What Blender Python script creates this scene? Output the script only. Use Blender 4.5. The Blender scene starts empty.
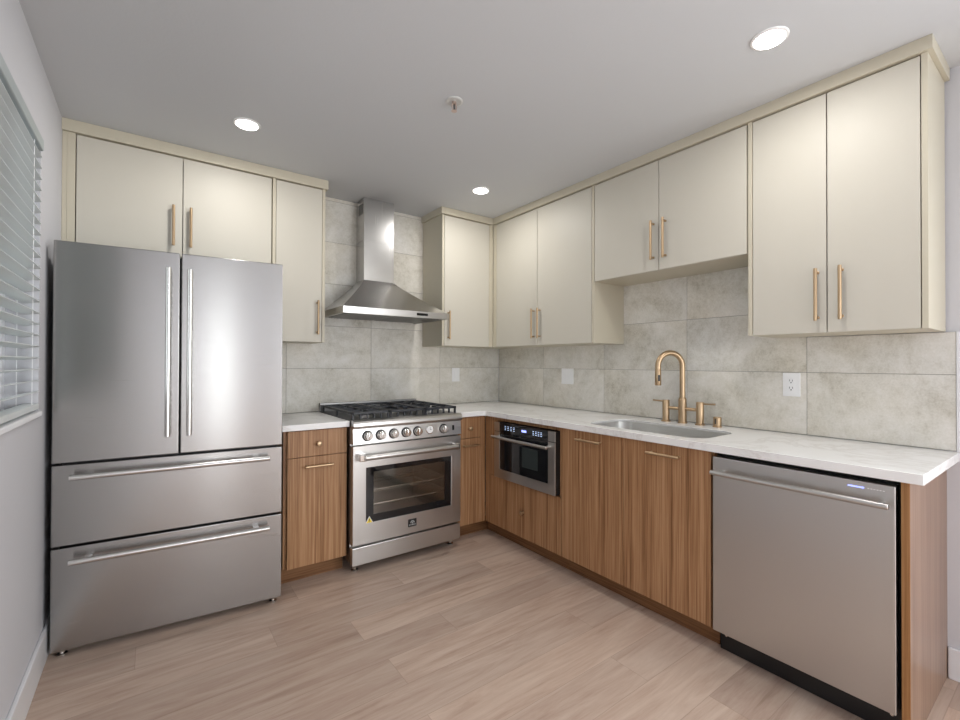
import bpy, bmesh, math
from mathutils import Vector, Matrix
from math import radians as rad, sin, cos, pi

S = bpy.context.scene
COL = S.collection

# ------------------------------------------------------------------ camera, world, lights, exposure
cam_d = bpy.data.cameras.new('camera')
cam = bpy.data.objects.new('camera', cam_d)
COL.objects.link(cam)
S.camera = cam
yaw, pit, rol = rad(36.067), rad(0.42), rad(0.178)
fwd = Vector((sin(yaw)*cos(pit), cos(yaw)*cos(pit), sin(pit)))
rt = Vector((cos(yaw), -sin(yaw), 0)); up = rt.cross(fwd)
r2 = rt*cos(rol) + up*sin(rol); u2 = -rt*sin(rol) + up*cos(rol)
M = Matrix((r2, u2, -fwd)).transposed().to_4x4()
M.translation = Vector((-2.6088, -3.2813, 1.2613))
cam.matrix_world = M
cam_d.sensor_width = 36.0
cam_d.lens = 449.93*36/960
cam_d.clip_start = 0.02

S.view_settings.view_transform = 'Standard'
S.view_settings.look = 'None'
S.view_settings.gamma = 1.0
S.view_settings.use_curve_mapping = False
S.view_settings.exposure = 0.27
S.cycles.use_denoising = True
S.cycles.max_bounces = 8
S.cycles.diffuse_bounces = 5
S.cycles.sample_clamp_indirect = 6.0
S.cycles.caustics_reflective = False
S.cycles.caustics_refractive = False

world = bpy.data.worlds.new('sky')
S.world = world
world.use_nodes = True
bg = world.node_tree.nodes['Background']
bg.inputs[0].default_value = (0.93, 0.97, 1.0, 1)
bg.inputs[1].default_value = 2.4

def area(name, loc, rot, sx, sy, power, color=(1, 1, 1), spread=180):
    l = bpy.data.lights.new(name, 'AREA')
    l.shape = 'RECTANGLE'; l.size = sx; l.size_y = sy
    l.energy = power; l.color = color; l.spread = rad(spread)
    o = bpy.data.objects.new(name, l); COL.objects.link(o)
    o.location = loc; o.rotation_euler = rot
    return o
# added fill lights at guessed, unseen window openings behind the viewpoint
REAR = -6.6
area('fill_light_rear_right', (-0.70, REAR+0.03, 1.10), (rad(90), 0, 0), 1.1, 2.0, 22, (0.95, 0.98, 1.0))
area('fill_light_rear_left', (-2.56, REAR+0.03, 1.15), (rad(90), 0, 0), 0.26, 2.0, 9, (0.95, 0.98, 1.0))
area('fill_light_right_wall', (-0.04, -5.0, 1.35), (0, rad(90), 0), 1.3, 1.9, 88, (0.95, 0.98, 1.0))
DOWNLIGHT_W = 4.2

# ------------------------------------------------------------------ helpers
def new_bm(): return bmesh.new()

def box(bm, x0, x1, y0, y1, z0, z1, bev=0.0, seg=2):
    if x0 > x1: x0, x1 = x1, x0
    if y0 > y1: y0, y1 = y1, y0
    if z0 > z1: z0, z1 = z1, z0
    t = bmesh.new()
    r = bmesh.ops.create_cube(t, size=1.0)
    for v in r['verts']:
        v.co = Vector((x0+(v.co.x+.5)*(x1-x0), y0+(v.co.y+.5)*(y1-y0), z0+(v.co.z+.5)*(z1-z0)))
    if bev > 0:
        b = min(bev, .45*min(x1-x0, y1-y0, z1-z0))
        bmesh.ops.bevel(t, geom=t.edges[:], offset=b, segments=seg, affect='EDGES', profile=.5)
    merge(bm, t)

def merge(bm, t):
    me = bpy.data.meshes.new('tmp'); t.to_mesh(me); t.free()
    bm.from_mesh(me); bpy.data.meshes.remove(me)

def ring(bm, c, u, v, r, n):
    return [bm.verts.new(c + u*(r*cos(2*pi*i/n)) + v*(r*sin(2*pi*i/n))) for i in range(n)]

def bridge(bm, a, b, smooth=True):
    n = len(a)
    for i in range(n):
        f = bm.faces.new((a[i], a[(i+1) % n], b[(i+1) % n], b[i])); f.smooth = smooth

def lathe(bm, p0, axis, prof, n=28, cap0=True, cap1=True):
    """prof: list of (distance along axis, radius)"""
    axis = Vector(axis).normalized(); p0 = Vector(p0)
    u = axis.orthogonal().normalized(); v = axis.cross(u)
    prev = None; first = None
    for h, r in prof:
        rg = ring(bm, p0+axis*h, u, v, max(r, 1e-5), n)
        if prev: bridge(bm, prev, rg)
        else: first = rg
        prev = rg
    if cap0: bm.faces.new(list(reversed(first)))
    if cap1: bm.faces.new(prev)

def cyl(bm, p0, p1, r, n=20, bev=0.0):
    p0, p1 = Vector(p0), Vector(p1); L = (p1-p0).length
    if bev: prof = [(0, r-bev), (bev, r), (L-bev, r), (L, r-bev)]
    else: prof = [(0, r), (L, r)]
    lathe(bm, p0, p1-p0, prof, n)

def tube(bm, pts, r, n=16):
    pts = [Vector(p) for p in pts]
    if not hasattr(r, '__len__'): r = [r]*len(pts)
    t0 = (pts[1]-pts[0]).normalized(); u = t0.orthogonal().normalized()
    prev = None
    for i, p in enumerate(pts):
        t = (pts[min(i+1, len(pts)-1)]-pts[max(i-1, 0)]).normalized()
        u = (u - t*u.dot(t)).normalized(); v = t.cross(u)
        rg = ring(bm, p, u, v, r[i], n)
        if prev: bridge(bm, prev, rg)
        else: bm.faces.new(list(reversed(rg)))
        prev = rg
    bm.faces.new(prev)

def prism(bm, poly, z0, z1, T=None):
    """extrude a 2D polygon (ccw) from z0 to z1; T maps (x,y,z) to a Vector"""
    T = T or (lambda x, y, z: Vector((x, y, z)))
    a = [bm.verts.new(T(x, y, z0)) for x, y in poly]
    b = [bm.verts.new(T(x, y, z1)) for x, y in poly]
    n = len(poly)
    bm.faces.new(list(reversed(a))); bm.faces.new(b)
    for i in range(n): bm.faces.new((a[i], a[(i+1) % n], b[(i+1) % n], b[i]))

def origin_of(o):
    v = Vector((0, 0, 0))
    while o is not None:
        v += Vector(o.get('_o', (0, 0, 0))); o = o.parent
    return v

def link(name, bm, mat, parent=None, local=False):
    """link a bmesh given in world (or thing-local) coordinates as one mesh object"""
    if parent is not None and not local:
        bmesh.ops.translate(bm, verts=bm.verts, vec=-ORI.get(root(parent).name, Vector((0, 0, 0))))
    bmesh.ops.recalc_face_normals(bm, faces=bm.faces)
    me = bpy.data.meshes.new(name); bm.to_mesh(me); bm.free()
    if any(p.use_smooth for p in me.polygons): me.set_sharp_from_angle(angle=rad(32))
    me.materials.append(mat)
    o = bpy.data.objects.new(name, me); COL.objects.link(o)
    if parent is not None: o.parent = parent
    return o
part = link
ORI = {}
def root(o):
    while o.parent is not None: o = o.parent
    return o

def tag(o, label, cat, group=None):
    o['label'] = label; o['category'] = cat
    if group: o['group'] = group
    return o

def thing(name, label, cat, loc, group=None, rz=0):
    o = bpy.data.objects.new(name, None); COL.objects.link(o)
    o.empty_display_size = .1
    o.location = loc; o.rotation_euler = (0, 0, rz)
    ORI[o.name] = Vector(loc)
    return tag(o, label, cat, group)

def struct(name, bm, mat, parent=None):
    o = link(name, bm, mat, parent)
    if parent is None: o['kind'] = 'structure'
    return o

# ------------------------------------------------------------------ materials
MATS = {}
def mat(name, col, rough=.5, metal=0.0, spec=.5, coat=0.0, emit=None, es=0):
    m = bpy.data.materials.new(name); m.use_nodes = True
    b = m.node_tree.nodes['Principled BSDF']
    b.inputs['Base Color'].default_value = (*col, 1)
    b.inputs['Roughness'].default_value = rough
    b.inputs['Metallic'].default_value = metal
    b.inputs['Specular IOR Level'].default_value = spec
    b.inputs['Coat Weight'].default_value = coat
    if emit:
        b.inputs['Emission Color'].default_value = (*emit, 1); b.inputs['Emission Strength'].default_value = es
    MATS[name] = m
    return m, m.node_tree, b

def nn(nt, typ, **kw):
    n = nt.nodes.new(typ)
    for k, v in kw.items():
        if hasattr(n, k): setattr(n, k, v)
        else: n.inputs[k].default_value = v
    return n
def mapping(nt, scale, coord='Object'):
    tc = nn(nt, 'ShaderNodeTexCoord'); mp = nn(nt, 'ShaderNodeMapping')
    mp.inputs['Scale'].default_value = scale
    nt.links.new(tc.outputs[coord], mp.inputs[0]); return mp
def noise(nt, vec, scale, detail=4, rough=.55):
    n = nn(nt, 'ShaderNodeTexNoise'); n.inputs['Scale'].default_value = scale
    n.inputs['Detail'].default_value = detail; n.inputs['Roughness'].default_value = rough
    nt.links.new(vec, n.inputs['Vector']); return n
def ramp(nt, fac, stops):
    r = nn(nt, 'ShaderNodeValToRGB'); el = r.color_ramp.elements
    while len(el) > 1: el.remove(el[-1])
    el[0].position = stops[0][0]; el[0].color = (*stops[0][1], 1)
    for p, c in stops[1:]:
        e = el.new(p); e.color = (*c, 1)
    nt.links.new(fac, r.inputs[0]); return r
def bump(nt, b, h, strength, dist=.01):
    n = nn(nt, 'ShaderNodeBump'); n.inputs['Strength'].default_value = strength; n.inputs['Distance'].default_value = dist
    nt.links.new(h, n.inputs['Height']); nt.links.new(n.outputs[0], b.inputs['Normal'])
def math_n(nt, op, a, b=None):
    n = nn(nt, 'ShaderNodeMath', operation=op)
    for i, x in enumerate((a, b)):
        if x is None: continue
        if isinstance(x, (int, float)): n.inputs[i].default_value = x
        else: nt.links.new(x, n.inputs[i])
    return n.outputs[0]
def mixc(nt, f, a, b, mode='MIX'):
    n = nn(nt, 'ShaderNodeMix', data_type='RGBA', blend_type=mode)
    for i, x in ((0, f), (6, a), (7, b)):
        if isinstance(x, (int, float)): n.inputs[i].default_value = x
        elif isinstance(x, tuple): n.inputs[i].default_value = (*x, 1)
        else: nt.links.new(x, n.inputs[i])
    return n.outputs[2]

# painted wall with light orange-peel texture
def paint(name, col, rough=.6):
    m, nt, b = mat(name, col, rough, spec=.3)
    mp = mapping(nt, (1, 1, 1)); n = noise(nt, mp.outputs[0], 110, 3)
    bump(nt, b, n.outputs[0], .12, .003)
    return m
WALL = paint('wall_paint', (.63, .63, .66))
CEIL = paint('ceiling_paint', (.61, .625, .645), .8)
TRIM = mat('white_trim_paint', (.78, .78, .80), .35)[0]

CREAM = mat('cream_panel', (.58, .535, .425), .42, spec=.4)[0]
CREAMD = mat('cream_door_lacquer', (.585, .555, .48), .48, spec=.4)[0]
WHITEP = mat('white_plastic', (.90, .90, .90), .3)[0]
BLACK = mat('black_plastic', (.007, .007, .008), .4)[0]
IRON = mat('cast_iron', (.018, .020, .026), .42, spec=.5)[0]
RUBBER = mat('dark_cavity', (.01, .01, .01), .8)[0]
PULLM = mat('champagne_bronze', (.52, .375, .235), .36, 1.0)[0]
CHROME = mat('polished_metal', (.75, .74, .72), .15, 1.0)[0]
YELLOW = mat('yellow_sticker', (.80, .62, .05), .5)[0]
LAMPM = mat('lit_lamp_lens', (1, 1, 1), .5, emit=(1, .97, .93), es=14)[0]
BLUE = mat('blue_lit_display', (.1, .1, .3), .4, emit=(.30, .36, 1), es=1.8)[0]
ICON = mat('lit_panel_icons', (.5, .6, .8), .4, emit=(.55, .7, 1), es=.9)[0]
GREYM = mat('grey_badge_print', (.45, .47, .47), .35)[0]
PINKW = mat('dull_brass_sprinkler', (.62, .50, .45), .3, .8)[0]

def steel(name, col, rough, sc, aniso=.0, b1=.04):
    m, nt, b = mat(name, col, rough, 1.0)
    mp = mapping(nt, sc); n = noise(nt, mp.outputs[0], 1.0, 3, .6)
    r = nn(nt, 'ShaderNodeMapRange'); r.inputs[3].default_value = rough-.05; r.inputs[4].default_value = rough+.07
    nt.links.new(n.outputs[0], r.inputs[0]); nt.links.new(r.outputs[0], b.inputs['Roughness'])
    bump(nt, b, n.outputs[0], b1, .0006)
    if aniso:
        b.inputs['Anisotropic'].default_value = aniso; b.inputs['Anisotropic Rotation'].default_value = .25
        tg = nn(nt, 'ShaderNodeTangent', direction_type='RADIAL', axis='Z'); nt.links.new(tg.outputs[0], b.inputs['Tangent'])
    return m
STEELH = steel('brushed_steel', (.54, .525, .51), .31, (3, 3, 420), .45, .02)
STEELV = steel('brushed_steel_hood', (.60, .59, .58), .24, (300, 300, 3))
STEELD = steel('dark_brushed_steel', (.34, .335, .33), .33, (3, 3, 300))

# walnut laminate, straight vertical grain
def wood(name, scale, dark=(.19, .085, .035), mid=(.36, .188, .088), light=(.49, .285, .150), rough=.42):
    m, nt, b = mat(name, mid, rough, spec=.35)
    mp = mapping(nt, scale)
    n1 = noise(nt, mp.outputs[0], 1.0, 5, .65)
    mp2 = mapping(nt, tuple(s*.22 for s in scale)); n2 = noise(nt, mp2.outputs[0], 1.0, 2, .5)
    mp3 = mapping(nt, tuple(s*3.1 for s in scale)); n3 = noise(nt, mp3.outputs[0], 1.0, 2, .5)
    s = math_n(nt, 'ADD', math_n(nt, 'MULTIPLY', n1.outputs[0], .50), math_n(nt, 'MULTIPLY', n2.outputs[0], .22))
    s = math_n(nt, 'ADD', s, math_n(nt, 'MULTIPLY', n3.outputs[0], .28))
    r = ramp(nt, s, [(.38, dark), (.49, mid), (.60, light)])
    nt.links.new(r.outputs[0], b.inputs['Base Color'])
    bump(nt, b, n3.outputs[0], .08, .001)
    return m
WOOD = wood('walnut_vertical_grain', (75, 75, 1.1))
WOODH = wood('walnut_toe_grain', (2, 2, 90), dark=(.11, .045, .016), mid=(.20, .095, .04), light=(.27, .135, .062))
WOODE = wood('walnut_edge', (75, 75, 1.1), dark=(.22, .10, .03), mid=(.34, .165, .062), light=(.42, .22, .09))

# quartz
m, nt, b = mat('white_quartz', (.8, .79, .78), .22, spec=.5)
mp = mapping(nt, (1, 1, 1)); n = noise(nt, mp.outputs[0], 2.6, 8, .62); n.inputs['Distortion'].default_value = 1.1
v = math_n(nt, 'ABSOLUTE', math_n(nt, 'SUBTRACT', n.outputs[0], .5))
r = ramp(nt, v, [(0.0, (.76, .74, .72)), (.014, (.83, .82, .81)), (.05, (.88, .875, .865))])
nt.links.new(r.outputs[0], b.inputs['Base Color']); QUARTZ = m

# concrete-look tile, every tile its own tone
m, nt, b = mat('concrete_look_tile', (.45, .44, .40), .42, spec=.4)
geo = nn(nt, 'ShaderNodeNewGeometry')
tc = nn(nt, 'ShaderNodeTexCoord')
off = nn(nt, 'ShaderNodeVectorMath', operation='SCALE'); 
cmb = nn(nt, 'ShaderNodeCombineXYZ')
for i in range(3): nt.links.new(geo.outputs['Random Per Island'], cmb.inputs[i])
nt.links.new(cmb.outputs[0], off.inputs[0]); off.inputs['Scale'].default_value = 17.0
addv = nn(nt, 'ShaderNodeVectorMath', operation='ADD')
nt.links.new(tc.outputs['Object'], addv.inputs[0]); nt.links.new(off.outputs[0], addv.inputs[1])
n1 = noise(nt, addv.outputs[0], 3.2, 7, .68); n1.inputs['Distortion'].default_value = .6
n2 = noise(nt, addv.outputs[0], 30, 5, .7)
n3 = noise(nt, addv.outputs[0], 120, 3, .6)
s = math_n(nt, 'ADD', math_n(nt, 'MULTIPLY', n1.outputs[0], .62), math_n(nt, 'MULTIPLY', n2.outputs[0], .25))
s = math_n(nt, 'ADD', s, math_n(nt, 'MULTIPLY', n3.outputs[0], .13))
r = ramp(nt, s, [(.34, (.46, .435, .365)), (.43, (.61, .59, .53)), (.51, (.70, .685, .635)), (.62, (.79, .775, .745))])
n4 = noise(nt, addv.outputs[0], 1.7, 3, .5)
warm = ramp(nt, n4.outputs[0], [(.35, (1.0, 1.0, 1.0)), (.65, (1.03, 1.0, .95))])
c = mixc(nt, 1.0, r.outputs[0], warm.outputs[0], 'MULTIPLY')
nt.links.new(c, b.inputs['Base Color']); bump(nt, b, n2.outputs[0], .06, .002); TILE = m
GROUT = mat('grout', (.27, .25, .22), .85)[0]

# plank floor: planks run along x
m, nt, b = mat('oak_plank_floor', (.5, .38, .3), .42, spec=.35)
tc = nn(nt, 'ShaderNodeTexCoord'); sp = nn(nt, 'ShaderNodeSeparateXYZ'); nt.links.new(tc.outputs['Object'], sp.inputs[0])
PW, PL = .182, 1.22
yy = math_n(nt, 'DIVIDE', math_n(nt, 'ADD', sp.outputs[1], 20.06), PW)
row = math_n(nt, 'FLOOR', yy); fy = math_n(nt, 'FRACT', yy)
wn = nn(nt, 'ShaderNodeTexWhiteNoise', noise_dimensions='1D'); nt.links.new(row, wn.inputs['W'])
xx = math_n(nt, 'DIVIDE', math_n(nt, 'ADD', math_n(nt, 'ADD', sp.outputs[0], 20.0), math_n(nt, 'MULTIPLY', wn.outputs[0], PL)), PL)
colm = math_n(nt, 'FLOOR', xx); fx = math_n(nt, 'FRACT', xx)
cb = nn(nt, 'ShaderNodeCombineXYZ'); nt.links.new(row, cb.inputs[0]); nt.links.new(colm, cb.inputs[1])
wid = nn(nt, 'ShaderNodeTexWhiteNoise', noise_dimensions='2D'); nt.links.new(cb.outputs[0], wid.inputs['Vector'])
sh = nn(nt, 'ShaderNodeVectorMath', operation='SCALE'); nt.links.new(wid.outputs['Color'], sh.inputs[0]); sh.inputs['Scale'].default_value = 30
sc = nn(nt, 'ShaderNodeVectorMath', operation='MULTIPLY'); nt.links.new(tc.outputs['Object'], sc.inputs[0]); sc.inputs[1].default_value = (1.0, 9.0, 1.0)
ad = nn(nt, 'ShaderNodeVectorMath', operation='ADD'); nt.links.new(sc.outputs[0], ad.inputs[0]); nt.links.new(sh.outputs[0], ad.inputs[1])
g1 = noise(nt, ad.outputs[0], 1.6, 6, .62); g1.inputs['Distortion'].default_value = 1.0
g2 = noise(nt, ad.outputs[0], 7.0, 4, .7)
sc2 = nn(nt, 'ShaderNodeVectorMath', operation='MULTIPLY'); nt.links.new(ad.outputs[0], sc2.inputs[0]); sc2.inputs[1].default_value = (3, 12, 1)
g3 = noise(nt, sc2.outputs[0], 3.0, 3, .6)
s = math_n(nt, 'ADD', math_n(nt, 'MULTIPLY', g1.outputs[0], .68), math_n(nt, 'MULTIPLY', g2.outputs[0], .20))
s = math_n(nt, 'ADD', s, math_n(nt, 'MULTIPLY', g3.outputs[0], .12))
r = ramp(nt, s, [(.31, (.36, .25, .185)), (.44, (.485, .355, .282)), (.56, (.56, .432, .35)), (.70, (.625, .50, .415))])
tone = ramp(nt, wid.outputs['Value'], [(0, (.86, .85, .85)), (.5, (1, 1, 1)), (1, (1.10, 1.09, 1.07))])
c = mixc(nt, 1.0, r.outputs[0], tone.outputs[0], 'MULTIPLY')
ey = math_n(nt, 'LESS_THAN', math_n(nt, 'MINIMUM', fy, math_n(nt, 'SUBTRACT', 1.0, fy)), .0075)
ex = math_n(nt, 'LESS_THAN', math_n(nt, 'MINIMUM', fx, math_n(nt, 'SUBTRACT', 1.0, fx)), .0010)
e = math_n(nt, 'MAXIMUM', ey, ex)
c = mixc(nt, math_n(nt, 'MULTIPLY', e, .30), c, (.20, .13, .09))
nt.links.new(c, b.inputs['Base Color'])
bump(nt, b, math_n(nt, 'SUBTRACT', g3.outputs[0], e), .05, .003)
FLOORM = m

def glass(name, tint, trans, rough=.02):
    m = bpy.data.materials.new(name); m.use_nodes = True; nt = m.node_tree; nt.nodes.clear()
    out = nn(nt, 'ShaderNodeOutputMaterial'); t = nn(nt, 'ShaderNodeBsdfTransparent'); g = nn(nt, 'ShaderNodeBsdfGlossy')
    t.inputs[0].default_value = (*tint, 1); g.inputs['Roughness'].default_value = rough
    lw = nn(nt, 'ShaderNodeFresnel'); lw.inputs[0].default_value = 1.5
    k = math_n(nt, 'ADD', lw.outputs[0], trans)
    mx = nn(nt, 'ShaderNodeMixShader'); nt.links.new(k, mx.inputs[0]); nt.links.new(t.outputs[0], mx.inputs[1]); nt.links.new(g.outputs[0], mx.inputs[2])
    nt.links.new(mx.outputs[0], out.inputs[0]); return m
PANE = glass('window_glass', (.96, .98, .98), 0)
OVENG = glass('oven_glass', (.97, .95, .92), .05)
BLKG = mat('black_glass', (.008, .009, .011), .05, spec=.6)[0]

# translucent white blind slats
m, nt, b = mat('white_blind_slat', (.80, .82, .82), .45)
out = nt.nodes['Material Output']; tr = nn(nt, 'ShaderNodeBsdfTranslucent'); tr.inputs[0].default_value = (.8, .84, .84, 1)
mx = nn(nt, 'ShaderNodeMixShader'); mx.inputs[0].default_value = .25
nt.links.new(b.outputs[0], mx.inputs[1]); nt.links.new(tr.outputs[0], mx.inputs[2]); nt.links.new(mx.outputs[0], out.inputs[0]); SLAT = m
HEADR = mat('grey_green_headrail', (.40, .45, .46), .4)[0]

# ------------------------------------------------------------------ dimensions
H = 2.4615      # ceiling
XW = 2.975      # left wall at x = -XW
F = .611        # face of base cabinet doors
D = .644        # countertop depth
G = .3193       # face of right hand upper doors
GL = .2862      # face of left upper doors
B = 1.3955      # underside of uppers
CT0, CT1 = .8794, .914
E_ = 2.958      # end of countertop
TZ = .100; TR = .538

# ------------------------------------------------------------------ room shell
bm = new_bm(); box(bm, -XW-.15, .15, REAR-.15, .15, -.10, 0); struct('floor', bm, FLOORM)
bm = new_bm(); box(bm, -XW-.15, .15, REAR-.15, .15, H, H+.12); struct('ceiling', bm, CEIL)
bm = new_bm(); box(bm, -XW-.15, .15, 0, .15, 0, H); struct('wall_back', bm, WALL)
bm = new_bm(); box(bm, 0, .15, REAR, -6.0, 0, H); box(bm, 0, .15, -4.0, 0, 0, H)
box(bm, 0, .15, -6.0, -4.0, 0, .68); box(bm, 0, .15, -6.0, -4.0, 2.05, H); struct('wall_right', bm, WALL)
# left wall with the window opening
WY0, WY1, WZ0, WZ1 = -2.05, -.795, 1.045, 2.15
bm = new_bm()
box(bm, -XW-.15, -XW, REAR, WY0, 0, H); box(bm, -XW-.15, -XW, WY1, 0, 0, H)
box(bm, -XW-.15, -XW, WY0, WY1, 0, WZ0); box(bm, -XW-.15, -XW, WY0, WY1, WZ1, H)
struct('wall_left', bm, WALL)
# unseen rear wall with openings for the added fill windows
bm = new_bm()
box(bm, -XW, -2.70, REAR-.15, REAR, 0, H); box(bm, -2.42, -1.30, REAR-.15, REAR, 0, H)
box(bm, -.12, 0, REAR-.15, REAR, 0, H)
box(bm, -2.70, -2.42, REAR-.15, REAR, 2.16, H); box(bm, -1.30, -.12, REAR-.15, REAR, 2.12, H)
box(bm, -2.70, -2.42, REAR-.15, REAR, 0, .14); box(bm, -1.30, -.12, REAR-.15, REAR, 0, .06)
struct('wall_rear', bm, WALL)
bm = new_bm(); box(bm, -XW, -XW+.014, REAR, -.01, 0, .135, .004); struct('baseboard_left', bm, TRIM)
bm = new_bm(); box(bm, -.014, 0, REAR, -2.921, 0, .125, .004); struct('baseboard_right', bm, TRIM)
bm = new_bm(); box(bm, -.0125, 0, -2.957, -2.9485, CT1+.0005, B-.001, .001); struct('trim_1', bm, TRIM)

def window(name, x0, x1, y0, y1, z0, z1, fr=.04, bars=()):
    bm = new_bm()
    horiz = 'x' if (x1-x0) > (y1-y0) else 'y'
    if horiz == 'y':
        box(bm, x0, x1, y0, y0+fr, z0, z1, .003); box(bm, x0, x1, y1-fr, y1, z0, z1, .003)
        box(bm, x0, x1, y0+fr, y1-fr, z0, z0+fr, .003); box(bm, x0, x1, y0+fr, y1-fr, z1-fr, z1, .003)
        for q in bars: box(bm, x0, x1, q-.02, q+.02, z0+fr, z1-fr, .003)
    else:
        box(bm, x0, x0+fr, y0, y1, z0, z1, .003); box(bm, x1-fr, x1, y0, y1, z0, z1, .003)
        box(bm, x0+fr, x1-fr, y0, y1, z0, z0+fr, .003); box(bm, x0+fr, x1-fr, y0, y1, z1-fr, z1, .003)
        for q in bars: box(bm, q-.02, q+.02, y0, y1, z0+fr, z1-fr, .003)
    w = struct(name, bm, TRIM)
    bm = new_bm()
    if horiz == 'y':
        xm = (x0+x1)/2; box(bm, xm-.003, xm+.003, y0+fr, y1-fr, z0+fr, z1-fr)
    else:
        ym = (y0+y1)/2; box(bm, x0+fr, x1-fr, ym-.003, ym+.003, z0+fr, z1-fr)
    part('pane', bm, PANE, w)
    return w
w1 = window('window_1', -XW-.145, -XW-.095, WY0+.001, WY1-.001, WZ0+.001, WZ1-.001, .045, bars=(-1.25, -1.32))
bm = new_bm(); box(bm, -XW-.09, -XW+.012, WY0+.002, WY1-.002, WZ0+.001, WZ0+.022, .004)
part('window_sill', bm, TRIM, w1)
window('added_window_4', .08, .13, -5.999, -4.001, .681, 2.049, bars=(-5.0,))  # unseen window, added to go with the right-wall fill light
window('added_window_2', -2.699, -2.421, REAR-.12, REAR-.07, .141, 2.159)  # unseen window, added for the bright strip reflected in the fridge door
window('added_window_3', -1.299, -.121, REAR-.12, REAR-.07, .061, 2.119, bars=(-.71,))  # unseen patio door, added to go with the rear fill light

# ------------------------------------------------------------------ tiled backsplashes
def tiles(name, orient, a_edges, z_edges, skip, label):
    bm = new_bm(); j = .0011
    for i in range(len(a_edges)-1):
        for k in range(len(z_edges)-1):
            if skip(i, k): continue
            a0, a1, z0, z1 = a_edges[i]+j, a_edges[i+1]-j, z_edges[k]+j, z_edges[k+1]-j
            if orient == 'R' and i == 4: z1 = min(z1, B-.002)
            if orient == 'B': box(bm, a0, a1, -.0105, -.003, z0, z1, .0009, 1)
            else: box(bm, -.0105, -.003, -a1, -a0, z0, z1, .0009, 1)
    t = thing(name, label, 'backsplash', (-1.1, -.008, CT1) if orient == 'B' else (-.008, -1.48, CT1))
    part('tile_face', bm, TILE, t)
    bm = new_bm()
    for i in range(len(a_edges)-1):
        for k in range(len(z_edges)-1):
            if skip(i, k): continue
            if orient == 'B': box(bm, a_edges[i], a_edges[i+1], -.0088, 0, z_edges[k], z_edges[k+1])
            else: box(bm, -.0088, -.0004, -a_edges[i+1], -a_edges[i], z_edges[k], min(z_edges[k+1], B-.002) if i == 4 else z_edges[k+1])
    part('grout', bm, GROUT, t)
    return t
rows = [CT1+.001, 1.221, 1.527, 1.833, 2.137, 2.436, H-.0005]
tiles('tile_backsplash', 'B', [-2.20, -1.868, -1.257, -.645, -.011], rows, lambda i, k: False,
      'grey concrete-look tile backsplash behind the range and hood, running up to the ceiling')
tiles('tile_backsplash', 'R', [.0112, .60, 1.212, 1.827, 2.44, 2.9485], [CT1+.001, 1.221, 1.527, 1.80], lambda i, k: k >= 2 and i == 4,
      'grey concrete-look tile backsplash behind the sink and its faucet')

# ------------------------------------------------------------------ cabinets
def obox(bm, o, a0, a1, d0, d1, z0, z1, bev=0):
    """a along the wall, d out from the wall"""
    if o == 'B': box(bm, a0, a1, -d1, -d0, z0, z1, bev)
    else: box(bm, -d1, -d0, -a1, -a0, z0, z1, bev)
def P(o, a, d, z): return Vector((a, -d, z)) if o == 'B' else Vector((-d, -a, z))

def pull(o, parent, a0, z0, a1, z1, d):
    """slim bar pull on two posts between two ends"""
    bm = new_bm(); off = d+.030
    p0, p1 = P(o, a0, off, z0), P(o, a1, off, z1)
    u = (p1-p0).normalized()
    tube(bm, [p0, p0+u*.0015, p1-u*.0015, p1], [.0050, .0068, .0068, .0050], 14)
    for q, s in ((p0, 1), (p1, -1)):
        c = q + u*s*.016; w = P(o, 0, 1, 0)
        lathe(bm, c-w*.030, w, [(0, .0065), (.003, .0065), (.004, .0048), (.030, .0048)], 14)
        cyl(bm, c-u*.007, c+u*.007, .0072, 14, .001)
    return part('handle', bm, PULLM, parent)
def knob(o, parent, a, z, d):
    bm = new_bm()
    lathe(bm, P(o, a, d, z), P(o, 0, 1, 0), [(0, .008), (.003, .008), (.005, .005), (.014, .005), (.018, .0125), (.024, .0145), (.028, .0135), (.030, .009)], 24)
    return part('knob', bm, PULLM, parent)

def upper(label, o, a0, a1, z0, depth, doors, left_panel=True, right_panel=True, back=.012, top=2.410, fillers=(), inner=None):
    """doors: list of (a_start, a_end, handle a or None, handle z0)"""
    th = .018; fd = depth-.0205
    i0, i1 = inner or (a0, a1)
    t = thing('upper_cabinet', label, 'cabinet', tuple(P(o, (a0+a1)/2, depth/2, z0)), 'cream upper cabinets')
    bm = new_bm()
    obox(bm, o, i0, i0+th, back, depth if left_panel else fd, z0, top, .0008)
    obox(bm, o, i1-th, i1, back, depth if right_panel else fd, z0, top, .0008)
    obox(bm, o, i0+th, i1-th, back, fd, z0, z0+th); obox(bm, o, i0+th, i1-th, back, fd, top-th, top)
    obox(bm, o, i0+th, i1-th, back, back+.006, z0+th, top-th)
    for q0, q1 in fillers: obox(bm, o, q0, q1, fd-.01, depth-.0004, z0, top, .0006)
    part('body', bm, CREAM, t)
    for q0, q1, ha, hz in doors:
        bm = new_bm(); obox(bm, o, q0, q1, depth-.019, depth, z0+.001, top-.005, .0012)
        d = part('door', bm, CREAMD, t)
        if ha is not None: pull(o, d, ha, hz, ha, hz+.222, depth)
    return t

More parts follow.
